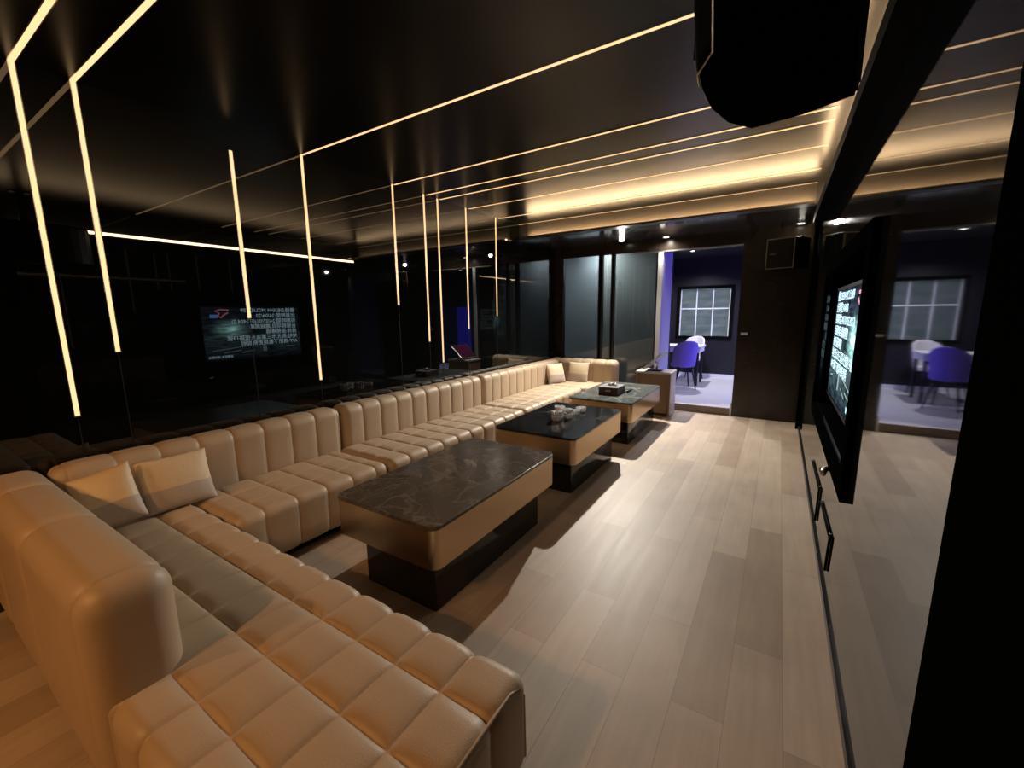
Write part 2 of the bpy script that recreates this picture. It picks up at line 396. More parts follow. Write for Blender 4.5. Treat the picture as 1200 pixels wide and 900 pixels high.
# ------------------------------------------------------------------ LED strips
def wall_strip(y, zb, zt, label):
    t = thing('led_wall_strip', (XL, y, zb), label, 'light', 'light strips in the black glass wall')
    w = .0105
    box('diffuser', (XL, XL + .003, y - w, y + w, zb, zt), M['led'], t)
    boxes('channel', [(XL, XL + .003, y - w - .004, y - w, zb - .006, zt), (XL, XL + .003, y + w, y + w + .004, zb - .006, zt), (XL, XL + .003, y - w, y + w, zb - .006, zb)], M['alu'], t)
    box('joint_trim', (XL, XL + .002, y - .003, y + .003, .02, zb - .006), M['darkmetal'], t)
top = ZC - .002
WS = [(.64, .960, top, 'long glowing wall strip closest to the sofa corner, running furthest down towards the pair of cushions'),
      (.857, 1.304, top, 'thick glowing wall strip with a bent ceiling run, ending high above the two corner cushions'),
      (1.615, 1.49, 2.63, 'glowing wall strip starting below the ceiling and ending across the reflected television picture'),
      (2.14, .955, top, 'long glowing wall strip just past the reflected television picture, reaching near the sofa back'),
      (3.07, 1.60, top, 'short single glowing wall strip between the long strip and the cluster of four'),
      (3.50, 1.20, top, 'first glowing wall strip of the close-set pair in the far cluster'),
      (3.715, .945, top, 'second of the close-set pair of wall strips, the one reaching lowest'),
      (4.215, 1.316, top, 'glowing wall strip beside the blue reflected doorway, ending above the reflected tablet'),
      (4.85, 1.468, top, 'last glowing wall strip before the glass partition, ending above the far sofa')]
for a in WS: wall_strip(*a)
def ceil_strip(y, label, x0=XL, x1=.21, w=.0135, z=ZC):
    t = thing('led_ceiling_strip', (x0, y, z), label, 'light', 'light strips across the black ceiling')
    box('diffuser', (x0, x1, y - w, y + w, z - .002, z), M['led'], t)
    boxes('channel', [(x0, x1, y - w - .004, y - w, z - .002, z), (x0, x1, y + w, y + w + .004, z - .002, z)], M['alu'], t)
CS = [(.64, 'ceiling light line continuing the thickest wall strip at the frame edge over the sofa corner'),
      (.857, 'ceiling light line bending up out of the second thick wall strip'),
      (2.15, 'bold ceiling light line running alone to the big hanging speaker'),
      (3.10, 'ceiling light line meeting the short single wall strip'),
      (3.545, 'upper of the two close-set ceiling light lines behind the speaker'),
      (3.76, 'lower of the two close-set ceiling light lines passing under the speaker'),
      (4.28, 'ceiling light line across the front of the brown lit ceiling glow'),
      (4.93, 'ceiling light line crossing the middle of the brown lit ceiling glow')]
for y, l in CS: ceil_strip(y, l, w=.0105 if y > 2 else .012)
t = thing('led_ceiling_strip', (-3.0, YS - .03, ZC), 'thin light line along the top of the rear soffit face', 'light', 'light strips across the black ceiling')
box('diffuser', (-3.29, .21, YS - .034, YS - .026, ZC - .002, ZC), M['led'], t)
box('channel', (-3.29, .21, YS - .026, YS - .018, ZC - .002, ZC), M['alu'], t)
# lamps hidden in the coves
t = thing('cove_light', (-1.4, YS - .1, ZS), 'hidden warm lamp strip on the soffit lip lighting the ceiling', 'light')
box('diffuser', (-3.12, .2, YS - .075, YS - .055, ZS + .010, ZS + .020), M['ledcove'], t)
box('channel', (-3.12, .2, YS - .08, YS - .05, ZS, ZS + .010), M['alu'], t)
t = thing('cove_light', (.235, 3, 2.46), 'hidden warm lamp strip on top of the pelmet beam', 'light')
box('diffuser', (.226, .246, .2, YS - .16, 2.463, 2.495), M['ledbeam'], t)
box('channel', (.22, .25, .2, YS - .16, 2.46, 2.463), M['alu'], t)

# ------------------------------------------------------------------ downlights
def downlight(x, y, z, label, mat, watts, col, cone=140, blend=.6, size=.03, aim=None):
    t = thing('downlight', (x, y, z), label, 'light')
    v, f = mlathe([(.050, -.006), (.050, 0), (.034, 0), (.034, -.006)], 20, (x, y, z)); f = f[:-2] + [tuple([3 * 20 + i, 3 * 20 + (i + 1) % 20, (i + 1) % 20, i]) for i in range(20)]
    obj('trim_ring', v, f, M['white'], t)
    v, f = mlathe([(.033, -.003), (.033, -.001)], 20, (x, y, z)); obj('lens', v, f, mat, t)
    L = bpy.data.lights.new('downlight_beam', 'SPOT'); L.energy = watts; L.color = col; L.spot_size = math.radians(cone); L.spot_blend = blend; L.shadow_soft_size = size
    o = bpy.data.objects.new('downlight_beam', L); COL.objects.link(o); o.location = (x, y, z - .02)
    if aim: o.rotation_euler = (Vector(aim) - o.location).to_track_quat('-Z', 'Y').to_euler()
    return t
WARM = (1.0, .47, .16); NEUT = (1.0, .92, .80)
downlight(-2.10, 6.44, ZS, 'white downlight in the rear soffit above the glass partition', M['lamp'], 800, NEUT, 122, 1.0, .03, (-1.5, 4.3, 0))
downlight(-1.47, 6.50, ZS, 'white downlight in the soffit beside the pale door post', M['lamp'], 34, NEUT, 165, .8)
downlight(-1.47, 8.65, 2.6, 'cool downlight in the rear room above the white desk', M['lamp'], 210, (.86, .88, 1.0), 150, .8)
downlight(.40, 8.65, 2.6, 'cool downlight in the rear room near the blue lit corner', M['lamp'], 170, (.86, .88, 1.0), 150, .8)
downlight(.13, 6.50, ZS, 'white downlight in the soffit corner above the small wall speaker', M['lamp'], 170, NEUT, 108, 1.0, .03, (-.8, 4.2, 0))
downlight(-1.42, -1.8, ZC, 'warm downlight over the open floor behind the sofa end', M['lampwarm'], 125, WARM, 150, .5)
downlight(-2.6, -2.1, ZC, 'warm downlight over the open floor near the glass wall', M['lampwarm'], 100, WARM, 150, .5)

# ------------------------------------------------------------------ sofa
def frn(a, step, n): return [a + step * i for i in range(n)]
SX0, SX1 = -3.07, -2.43
ZT = .398
# corner unit with the chaise
t = thing('sofa_section', (-2.0, .6, 0), 'beige leather corner section with wide tufted chaise seat and short end backrest', 'sofa', 'beige leather sofa sections')
cx = frn(-.775, -.195, 12)
v, f = quilt((-3.06, -.575, .246, .995, .06, ZT), .055, (cx, [.40, .597, .80], []), .019, .016, .03)
s = obj('chaise_seat', v, f, M['leather'], t, True)
pp = [(-.583, .97, .10), (-.583, .965, .33), (-.586, .94, .368), (-.592, .90, .379), (-.592, .33, .379), (-.586, .29, .368), (-.583, .26, .33), (-.583, .255, .10)]
v, f = mtube(pp, .006, 8); obj('piping', v, f, M['piping'], s, True)
v, f = quilt((SX0, SX1, 1.0, 2.08, .06, ZT - .004), .06, ([-2.63, -2.84], [1.16, 1.36, 1.56, 1.76, 1.96], []), .009, .012, .03)
obj('seat', v, f, M['leather'], t, True)
v, f = quilt((-3.285, -3.075, .465, 2.165, .05, .735), .075, ([], frn(.52, .2, 9), []), .011, .014, .03)
obj('backrest', v, f, M['leather'], t, True)
v, f = quilt((-3.285, -1.555, .225, .462, .03, .738), .085, ([-1.66, -2.3, -2.9], [], []), .018, .013, .03)
obj('end_backrest', v, f, M['leather'], t, True)
boxes('plinth', [(-3.26, -.64, .29, .93, 0, .062), (-3.26, -2.53, .93, 2.08, 0, .062)], M['matteblack'], t)
# straight unit
t = thing('sofa_section', (-2.8, 3.1, 0), 'straight beige leather middle section with channelled backrest behind the black marble table', 'sofa', 'beige leather sofa sections')
v, f = quilt((SX0, SX1 + .02, 2.085, 4.10, .06, ZT), .06, ([-2.62, -2.84], frn(2.285, .2, 9), []), .012, .012, .03)
obj('seat', v, f, M['leather'], t, True)
v, f = quilt((-3.285, -3.065, 2.17, 4.17, .05, .735), .075, ([], frn(2.37, .2, 9), []), .012, .014, .03)
obj('backrest', v, f, M['leather'], t, True)
boxes('plinth', [(-3.26, -2.53, 2.085, 4.10, 0, .062)], M['matteblack'], t)
# far unit
t = thing('sofa_section', (-2.8, 5.4, 0), 'far beige leather corner section turning in front of the glass partition', 'sofa', 'beige leather sofa sections')
v, f = quilt((SX0, SX1 + .02, 4.105, 5.78, .06, ZT), .06, ([-2.62, -2.84], frn(4.305, .2, 8), []), .012, .012, .03)
obj('seat', v, f, M['leather'], t, True)
v, f = quilt((-3.06, -2.13, 5.785, 6.36, .06, ZT), .06, ([-2.9, -2.67, -2.41], [5.97, 6.17], []), .012, .012, .03)
obj('end_seat', v, f, M['leather'], t, True)
v, f = quilt((-3.285, -3.065, 4.175, 6.36, .05, .735), .075, ([], frn(4.375, .2, 10), []), .012, .014, .03)
obj('backrest', v, f, M['leather'], t, True)
v, f = quilt((-3.285, -2.11, 6.365, 6.60, .05, .745), .08, (frn(-3.1, .2, 5), [], []), .012, .02, .03)
obj('end_backrest', v, f, M['leather'], t, True)
boxes('plinth', [(-3.26, -2.53, 4.105, 5.78, 0, .062), (-3.26, -2.2, 5.78, 6.55, 0, .062)], M['matteblack'], t)

# ------------------------------------------------------------------ cushions
def cushion_mesh(w, h, d, n=26):
    V, F = [], []
    for side in (1, -1):
        for i in range(n + 1):
            for j in range(n + 1):
                u, q = -1 + 2 * i / n, -1 + 2 * j / n
                prof = max(0, (1 - u ** 2) * (1 - q ** 2)) ** .42
                k = 1 - .07 * (1 - abs(u * q)) * 1
                pin = 1 - .05 * (1 - abs(q) ** 2) * abs(u) ** 3
                pin2 = 1 - .05 * (1 - abs(u) ** 2) * abs(q) ** 3
                V.append((u * w / 2 * pin, side * d / 2 * prof, q * h / 2 * pin2))
    m = (n + 1) ** 2
    for s in (0, 1):
        for i in range(n):
            for j in range(n):
                a = s * m + i * (n + 1) + j
                q = (a, a + 1, a + n + 2, a + n + 1); F.append(q if s else q[::-1])
    return V, F
def cushion(loc, yaw, tilt, label, w=.40, h=.34, d=.13, roll=0):
    v, f = cushion_mesh(w, h, d)
    o = obj('cushion', v, f, M['pillow'], None, True)
    bm = bmesh.new(); bm.from_mesh(o.data); bmesh.ops.remove_doubles(bm, verts=bm.verts, dist=1e-5); bm.to_mesh(o.data); bm.free()
    o.rotation_euler = (Matrix.Rotation(yaw, 4, 'Z') @ Matrix.Rotation(tilt, 4, 'X') @ Matrix.Rotation(roll, 4, 'Y')).to_euler()
    o.location = loc
    return tag(o, label, 'cushion', 'two-tone scatter cushions')
# local -Y is the cushion's face
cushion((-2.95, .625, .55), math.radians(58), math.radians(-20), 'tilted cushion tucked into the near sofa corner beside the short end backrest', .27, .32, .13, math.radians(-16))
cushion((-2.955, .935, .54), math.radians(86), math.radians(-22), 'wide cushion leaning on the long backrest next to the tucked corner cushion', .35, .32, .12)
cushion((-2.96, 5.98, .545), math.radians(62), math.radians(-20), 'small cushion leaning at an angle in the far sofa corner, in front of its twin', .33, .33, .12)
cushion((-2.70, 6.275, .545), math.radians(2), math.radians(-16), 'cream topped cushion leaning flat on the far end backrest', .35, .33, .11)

# ------------------------------------------------------------------ coffee tables
def table(x0, x1, y0, y1, mat, label, bx):
    z = .492
    t = thing('coffee_table', ((x0 + x1) / 2, (y0 + y1) / 2, 0), label, 'table', 'brass banded coffee tables')
    v, f = mprism(rrect(x0, x1, y0, y1, .055), z - .022, z); o = obj('table_top', v, f, mat, t, True, 40); bevel_mesh(o, .003, 1)
    v, f = mprism(rrect(x0 + .004, x1 - .004, y0 + .004, y1 - .004, .052), .262, z - .0225); obj('apron', v, f, M['brass'], t, True, 40)
    v, f = mprism(rrect(bx[0], bx[1], bx[2], bx[3], .012, 3), 0, .2615); obj('base', v, f, M['base'], t, True, 40)
table(-2.075, -1.31, 1.36, 2.655, M['marble_brown'], 'nearest coffee table with veined brown marble top and bare surface', (-1.89, -1.365, 1.41, 2.49))
table(-2.115, -1.32, 3.02, 4.25, M['marble_black'], 'middle coffee table with black marble top carrying the crystal ashtrays', (-1.93, -1.37, 3.07, 4.09))
table(-2.10, -1.315, 4.57, 5.93, M['marble_green'], 'far coffee table with grey green marble top carrying the tissue box', (-1.92, -1.365, 4.62, 5.77))

# crystal ashtrays on the middle table
def ashtray_mesh(r=.055, h=.045, n=12):
    """faceted cut-crystal bowl with fluted sides"""
    V, F = [], []
    prof = [(.0, .0), (.74, 0), (.92, .25), (1, .8), (.97, 1), (.80, 1), (.70, .35), (.0, .3)]
    seg = n * 2
    for pr, pz in prof:
        for i in range(seg):
            k = pr * (1 if i % 2 == 0 or not .7 < pr <= 1.0 else .88)
            zz = pz * h - (.10 * h if (i % 8 == 0 and pz == 1) else 0)
            a = 2 * PI * i / seg; V.append((k * r * math.cos(a), k * r * math.sin(a), zz))
    for k in range(len(prof) - 1):
        for i in range(seg):
            j = (i + 1) % seg; F.append((k * seg + i, k * seg + j, (k + 1) * seg + j, (k + 1) * seg + i))
    return V, F
v, f = ashtray_mesh(); ash = obj('crystal_ashtray', v, f, M['crystal'])
bm = bmesh.new(); bm.from_mesh(ash.data); bmesh.ops.remove_doubles(bm, verts=bm.verts, dist=1e-5); bm.to_mesh(ash.data); bm.free()
ZTAB = .4925
ASH = [(-1.715, 3.50, 0, 'lower crystal ashtray of the stack nearest the table front edge'), (-1.715, 3.50, 1, 'upper crystal ashtray of the stack nearest the table front edge'),
       (-1.665, 3.625, 0, 'lower crystal ashtray in the second stack, just behind the front stack'), (-1.665, 3.625, 1, 'upper crystal ashtray in the second stack, just behind the front stack'),
       (-1.785, 3.70, 0, 'lower crystal ashtray of the stack towards the sofa side'), (-1.785, 3.70, 1, 'upper crystal ashtray of the stack towards the sofa side'),
       (-1.665, 3.80, 0, 'crystal ashtray lying single between the second stack and the last one'),
       (-1.66, 3.945, 0, 'last crystal ashtray of the cluster, towards the far table')]
for i, (x, y, k, l) in enumerate(ASH):
    o = ash if i == 0 else ash.copy()
    if i: COL.objects.link(o)
    o.location = (x, y, ZTAB + k * .0465); o.rotation_euler = (0, 0, .4 * i)
    tag(o, l, 'ashtray', 'crystal ashtrays on the middle table')

# tissue box on the far table
t = thing('tissue_box', (-1.72, 5.05, ZTAB), 'dark brown wooden tissue box on the far coffee table', 'tissue box')
X0, X1, Y0, Y1, Z0, Z1 = -1.845, -1.60, 4.93, 5.22, ZTAB, ZTAB + .095
o = box('body', (X0, X1, Y0, Y1, Z0, Z1 - .012), M['boxwood'], t, .004)
o = boxes('lid', [(X0, X1, Y0, Y0 + .11, Z1 - .012, Z1), (X0, X1, Y1 - .11, Y1, Z1 - .012, Z1), (X0, X0 + .07, Y0 + .11, Y1 - .11, Z1 - .012, Z1), (X1 - .07, X1, Y0 + .11, Y1 - .11, Z1 - .012, Z1)], M['lid'], t)
part_label(o, 'silvery lid with an opening')
for dx in (-.022, .022):
    pass
boxes('emblem', [(-1.722 - .03, -1.722 - .006, Y0 - .002, Y0, Z0 + .042, Z0 + .06), (-1.722 + .006, -1.722 + .03, Y0 - .002, Y0, Z0 + .042, Z0 + .06)], M['brass'], t)
V, F = [], []
n = 14
for i in range(n + 1):
    for j in range(6):
        a = -1 + 2 * i / n
        V.append((-1.722 + .055 * a * (1 + .3 * j / 5) + .008 * math.sin(9 * a + j), (Y0 + Y1) / 2 + .03 * math.sin(5 * a) * j / 5 + .012 * math.cos(13 * a), Z1 - .01 + .045 * j / 5 * (1 - .4 * a * a) + .006 * math.sin(17 * a) * j / 5))
for i in range(n):
    for j in range(5):
        k = i * 6 + j; F.append((k, k + 1, k + 7, k + 6))
o = obj('tissue', V, F, M['tissue'], t, True); sm = o.modifiers.new('s', 'SOLIDIFY'); sm.thickness = .003
t = thing('remote_control', (-1.57, 5.26, ZTAB), 'small dark device lying behind the tissue box on the far table', 'device')
box('body', (-1.59, -1.55, 5.2, 5.36, ZTAB, ZTAB + .022), M['black'], t, .006)
boxes('button_panel', [(-1.58, -1.56, 5.22 + .022 * k, 5.235 + .022 * k, ZTAB + .022, ZTAB + .0235) for k in range(6)], M['darkmetal'], t)

# ------------------------------------------------------------------ cabinet and song tablet
CB = (-1.73, -1.25, 6.17, 6.55)
t = thing('side_cabinet', (-1.49, 6.36, 0), 'low walnut cabinet standing before the doorway behind the far table', 'cabinet')
box('worktop', (CB[0] - .01, CB[1] + .01, CB[2] - .01, CB[3] + .01, .612, .64), M['walnuttop'], t, .003)
boxes('body', [(CB[0], CB[0] + .03, CB[2], CB[3], 0, .612), (CB[1] - .03, CB[1], CB[2], CB[3], 0, .612), (CB[0] + .03, CB[1] - .03, CB[2] + .03, CB[3], .03, .612)], M['walnut'], t)
d = box('door', (CB[0] + .035, CB[1] - .035, CB[2] + .008, CB[2] + .028, .04, .605), M['walnut'], t, .002)
side = box('side_panel', (CB[1], CB[1] + .006, CB[2] + .01, CB[3], 0, .61), M['walnuttop'], t); part_label(side, 'pale laminated side panel')
t = thing('song_tablet', (-1.50, 6.33, .64), 'tilted touch screen on a dark stand on top of the walnut cabinet', 'tablet', absolute=False)
v, f = mprism(rrect(-.10, .10, -.09, .09, .02), 0, .012); obj('foot', v, f, M['black'], t)
v, f = mtube([(.02, 0, .01), (.03, 0, .10), (.0, 0, .14)], .014); obj('stand_arm', v, f, M['alu'], t, True)
ti = math.radians(42)
def tilted(u0, u1, y0, y1, d0, d1):
    v, f = mbox((u0, u1, y0, y1, d0, d1)); R = Matrix.Rotation(-ti, 3, 'Y')
    return [tuple(R @ Vector(p) + Vector((0, 0, .15))) for p in v], f
v, f = tilted(-.17, .17, -.23, .23, -.012, .012); b_ = obj('housing', v, f, M['alu'], t); bevel_mesh(b_, .004)
v, f = tilted(-.165, .165, -.225, .225, .012, .0135); obj('bezel', v, f, M['black'], t)
mt, nt, out = new_mat('magenta_menu_screen')
e = N(nt, 'ShaderNodeEmission'); e.inputs[1].default_value = 1.0; tc_ = N(nt, 'ShaderNodeTexCoord'); vo = N(nt, 'ShaderNodeTexVoronoi'); vo.inputs['Scale'].default_value = 14
cr_ = N(nt, 'ShaderNodeValToRGB'); cr_.color_ramp.elements[0].color = (.5, .06, .20, 1); cr_.color_ramp.elements[1].color = (.12, .02, .09, 1)
nt.links.new(tc_.outputs['Object'], vo.inputs['Vector']); nt.links.new(vo.outputs['Distance'], cr_.inputs[0]); nt.links.new(cr_.outputs[0], e.inputs[0]); nt.links.new(e.outputs[0], out.inputs[0])
v, f = tilted(-.15, .15, -.21, .21, .0135, .0145); obj('screen', v, f, mt, t)

# ------------------------------------------------------------------ television in the recess
SXP = .372
SY0, SY1, SZ0, SZ1 = 2.76, 4.20, .86, 1.64
t = thing('television', (.40, 3.4, 1.2), 'large wall television recessed in the mirror wall, showing a dark street scene with text', 'television')
box('housing', (SXP + .006, SXP + .07, SY0 - .025, SY1 + .025, SZ0 - .03, SZ1 + .025), M['matteblack'], t, .004)
boxes('bezel', [(SXP - .006, SXP + .006, SY0 - .02, SY0, SZ0 - .025, SZ1 + .02), (SXP - .006, SXP + .006, SY1, SY1 + .02, SZ0 - .025, SZ1 + .02),
                (SXP - .006, SXP + .006, SY0, SY1, SZ0 - .025, SZ0), (SXP - .006, SXP + .006, SY0, SY1, SZ1, SZ1 + .02)], M['black'], t)
ms, nt, out = new_mat('night_street_picture')
e = N(nt, 'ShaderNodeEmission'); e.inputs[1].default_value = .9
tc_ = N(nt, 'ShaderNodeTexCoord'); sp = N(nt, 'ShaderNodeSeparateXYZ'); nt.links.new(tc_.outputs['Generated'], sp.inputs[0])
cr_ = N(nt, 'ShaderNodeValToRGB'); E_ = cr_.color_ramp.elements
E_[0].color = (.02, .035, .05, 1); E_[0].position = 0; E_[1].color = (.03, .04, .065, 1); E_[1].position = 1
x = E_.new(.30); x.color = (.08, .13, .15, 1); x = E_.new(.44); x.color = (.10, .16, .18, 1); x = E_.new(.5); x.color = (.03, .05, .06, 1); x = E_.new(.62); x.color = (.05, .075, .10, 1)
nt.links.new(sp.outputs['Z'], cr_.inputs[0])
# glow of a street lamp in the picture
vm = N(nt, 'ShaderNodeVectorMath', operation='DISTANCE'); vm.inputs[1].default_value = (0, .26, .58); nt.links.new(tc_.outputs['Generated'], vm.inputs[0])
gl = N(nt, 'ShaderNodeMapRange'); gl.inputs['From Max'].default_value = .24; gl.inputs['To Min'].default_value = 1; gl.inputs['To Max'].default_value = 0; nt.links.new(vm.outputs['Value'], gl.inputs['Value'])
pw = N(nt, 'ShaderNodeMath', operation='POWER'); pw.inputs[1].default_value = 2.2; nt.links.new(gl.outputs[0], pw.inputs[0])
gc = N(nt, 'ShaderNodeMix', data_type='RGBA'); gc.blend_type = 'ADD'; gc.inputs[7].default_value = (1.3, 2.6, 2.4, 1)
nt.links.new(pw.outputs[0], gc.inputs[0]); nt.links.new(cr_.outputs[0], gc.inputs[6])
nz_ = N(nt, 'ShaderNodeTexNoise'); nz_.inputs['Scale'].default_value = 7; mp_ = N(nt, 'ShaderNodeMapping'); mp_.inputs['Scale'].default_value = (1, 1.2, 3)
nt.links.new(tc_.outputs['Generated'], mp_.inputs[0]); nt.links.new(mp_.outputs[0], nz_.inputs['Vector'])
mr_ = N(nt, 'ShaderNodeMapRange'); mr_.inputs['From Min'].default_value = .3; mr_.inputs['From Max'].default_value = .75; mr_.inputs['To Min'].default_value = .3; mr_.inputs['To Max'].default_value = 2.0; nt.links.new(nz_.outputs['Fac'], mr_.inputs['Value'])
sm_ = N(nt, 'ShaderNodeVectorMath', operation='SCALE'); nt.links.new(gc.outputs[2], sm_.inputs[0]); nt.links.new(mr_.outputs[0], sm_.inputs['Scale'])
nt.links.new(sm_.outputs[0], e.inputs[0]); nt.links.new(e.outputs[0], out.inputs[0])
scr = box('screen', (SXP, SXP + .006, SY0, SY1, SZ0, SZ1), ms, t)
M['text'] = emit('screen_text_light', (.62, .90, 1.0), 2.8)
M['logored'] = emit('logo_red_light', (1.0, .30, .42), 1.6)
M['logoblue'] = emit('logo_blue_light', (.20, .45, 1.0), 1.8)
M['road'] = emit('road_marking_light', (.42, .60, .55), .9)
def text_part(s, y, z, size, mat, parent, name='caption', sq=1.0):
    c = bpy.data.curves.new(name, 'FONT'); c.body = s; c.size = size; c.extrude = 0; c.resolution_u = 2
    o = bpy.data.objects.new(name, c); COL.objects.link(o)
    dg = bpy.context.evaluated_depsgraph_get(); me = bpy.data.meshes.new_from_object(o.evaluated_get(dg))
    COL.objects.unlink(o); bpy.data.objects.remove(o)
    V = [(SXP - .0015, y - v.co.x * sq, z + v.co.y) for v in me.vertices]; F = [tuple(p.vertices) for p in me.polygons]
    return obj(name, V, F, mat, parent)
rows = ['機號:DB3044 MCU:D409', '出貨時間:24/04/20', '到期時間:24/07/01(032404 2)', '台服務項目,離線開機', '維修:服務專線', '地址:新北市三重區光復路13號', 'APP:資訊下載與更新說明']
zz = SZ1 - .075
for k, s in enumerate(rows):
    text_part(s, SY1 - .05, zz - .084 * k, .082, M['text'], scr)
text_part('版權所有 請勿翻拍', SY0 + .36, SZ0 + .035, .040, M['text'], scr)
# swoosh and blue tile in the corner of the picture
def ribbon(pts, w):
    V, F = [], []
    for i, (y, z) in enumerate(pts):
        a = pts[max(0, i - 1)]; b = pts[min(len(pts) - 1, i + 1)]; dy, dz = b[0] - a[0], b[1] - a[1]; l = math.hypot(dy, dz) or 1
        V += [(SXP - .0015, y - dz / l * w, z + dy / l * w), (SXP - .0015, y + dz / l * w, z - dy / l * w)]
    for i in range(len(pts) - 1): F.append((2 * i, 2 * i + 1, 2 * i + 3, 2 * i + 2))
    return V, F
ly, lz = SY0 + .27, SZ1 - .06
sw = [(ly + .10, lz + .015), (ly - .02, lz + .02), (ly - .09, lz), (ly - .03, lz - .03), (ly - .05, lz - .075), (ly - .01, lz - .095), (ly + .02, lz - .06), (ly + .09, lz - .02)]
v, f = ribbon(sw, .010); obj('logo_swoosh', v, f, M['logored'], scr)
v, f = mbox((SXP - .0015, SXP - .0005, ly - .16, ly - .05, lz - .10, lz - .05)); obj('logo_tile', v, f, M['logoblue'], scr)
for y0, z0, y1, z1, w in ((2.85, 1.0, 3.45, 1.06, .006), (3.0, .965, 3.25, .99, .006), (3.25, .95, 3.45, .985, .005), (3.95, 1.02, 4.1, 1.0, .005)):
    v, f = ribbon([(y0, z0), (y1, z1)], w); obj('road_marking', v, f, M['road'], scr)
v, f = ribbon([(3.60, 1.06), (3.60, .95)], .03); obj('street_light_reflection', v, f, M['road'], scr)
t = thing('cable_clip', (XR, 2.75, .63), 'small metal clamp under the television frame on the mirror wall', 'clamp')
v, f = mtube([(XR, 2.78, .635), (.27, 2.78, .635), (.262, 2.70, .63)], .014); obj('body', v, f, M['alu'], t, True)
v, f = mlathe([(.02, 0), (.02, .02)], 12, (.268, 2.78, .615)); obj('knob', v, f, M['darkmetal'], t)

# low pull handles under the television
def pull(y0, y1, z, zb, label):
    t = thing('pull_handle', (XR, y1, zb), label, 'handle', 'low black pull handles on the mirror wall')
    x = XR - .0065
    v, f = mtube([(x, y0, z - .02), (x, y1, z), ], .0063); obj('bar', v, f, M['matteblack'], t, True)
    v, f = mtube([(x, y1, z + .008), (x, y1 + .04, zb)], .0063); obj('upright', v, f, M['matteblack'], t, True)
    for yy, zz in ((y0 - .03, z - .019), (y1 + .05, z - .002)):
        v, f = mtube([(XR, yy, zz), (x, yy, zz)], .007); obj('standoff', v, f, M['alu'], t, True)
pull(3.95, 3.25, .345, .11, 'black L-shaped pull handle low on the mirror wall, the farther of two')
pull(3.09, 2.54, .345, .145, 'black L-shaped pull handle low on the mirror wall, the nearer of two')

# ------------------------------------------------------------------ speakers
t = thing('hanging_speaker', (-.04, 1.2, 2.05), 'big black speaker with rounded front hanging from the ceiling over the open floor', 'speaker')
k = .55 / .6
outer = [(.055, .72), (.138 * k, 1.65 * k), (.10 * k, 1.67 * k), (.009 * k, 1.717 * k), (-.06 * k, 1.738 * k), (-.133 * k, 1.742 * k), (-.175 * k, 1.70 * k), (-.201 * k, 1.635 * k), (-.222 * k, 1.57 * k), (-.233 * k, 1.494 * k), (-.240 * k, 1.42 * k), (-.240 * k, 1.354 * k), (-.235 * k, 1.281 * k), (-.197 * k, 1.009 * k), (-.165, .72)]
v, f = mprism(outer, 2.062, 2.46); o = obj('cabinet', v, f, M['matteblack'], t); bevel_mesh(o, .006)
inner = [(.045, .73), (.130 * k, 1.635 * k), (.009 * k, 1.70 * k), (-.13 * k, 1.725 * k), (-.192 * k, 1.63 * k), (-.224 * k, 1.494 * k), (-.230 * k, 1.354 * k), (-.224 * k, 1.281 * k), (-.182 * k, 1.195 * k), (-.158 * k, 1.003 * k), (-.128, .73)]
v, f = mprism(inner, 2.05, 2.0625); obj('bottom_panel', v, f, M['nearblack'], t)
tl = [(-.128, .72, 2.052), (-.160 * k, 1.003 * k, 2.052), (-.184 * k, 1.192 * k, 2.052), (-.231 * k, 1.281 * k, 2.052), (-.237 * k, 1.354 * k, 2.056)]
v, f = mtube(tl, .0025); obj('edge_highlight', v, f, M['brass'], t)  # brass tube drawn as the highlight along the cabinet edge
front = [p for p in outer[1:13]]
V, F = [], []
for i, (x, y) in enumerate(front):
    c = Vector((-.05, 1.25)); d = (Vector((x, y)) - c).normalized() * .004
    V += [(x + d.x, y + d.y, 2.085), (x + d.x, y + d.y, 2.44)]
for i in range(len(front) - 1): F.append((2 * i, 2 * i + 1, 2 * i + 3, 2 * i + 2))
o = obj('grille', V, F, M['darkmetal'], t); s = o.modifiers.new('s', 'SOLIDIFY'); s.thickness = .006; s.offset = 0
boxes('ceiling_bracket', [(-.09, -.05, 1.0, 1.3, 2.46, 2.475), (-.085, -.055, 1.12, 1.18, 2.46, ZC), (-.12, -.02, 1.08, 1.22, ZC - .012, ZC)], M['darkmetal'], t)
t = thing('speaker_cable', (.2, 1.1, 2.4), 'thin brown cable running from the hanging speaker to the pelmet beam', 'cable')
v, f = mtube([(.10, 1.06, 2.30), (.14, 1.075, 2.32), (.19, 1.08, 2.38), (.214, 1.085, 2.45)], .005)
obj('cable', v, f, M['boxwood'], t, True)
# small speaker by the far corner
t = thing('wall_speaker', (.02, 6.22, 2.0), 'small black speaker with pale grille frame mounted high beside the doorway', 'speaker', absolute=False)
t.rotation_euler = (0, 0, math.radians(-14)); t.location = (.02, 6.30, 1.995)
v, f = mprism([(-.20, -.13), (.16, -.13), (.20, .10), (.16, .14), (-.15, .14)], 0, .355); o = obj('cabinet', v, f, M['matteblack'], t); bevel_mesh(o, .006)
w = .010
boxes('grille_frame', [(-.20, .10, -.140, -.131, 0, w), (-.20, .10, -.140, -.131, .355 - w, .355), (-.20, -.20 + w, -.140, -.131, w, .355 - w), (.10 - w, .10, -.140, -.131, w, .355 - w)], M['alu'], t)
box('grille', (-.19, .09, -.137, -.131, w, .355 - w), M['darkmetal'], t)
boxes('badge', [(-.16, -.10, -.139, -.137, .17, .178)], M['alu'], t)
boxes('wall_bracket', [(.02, .06, .14, .30, .16, .20), (-.02, .10, .295, .305, .10, .26)], M['darkmetal'], t)
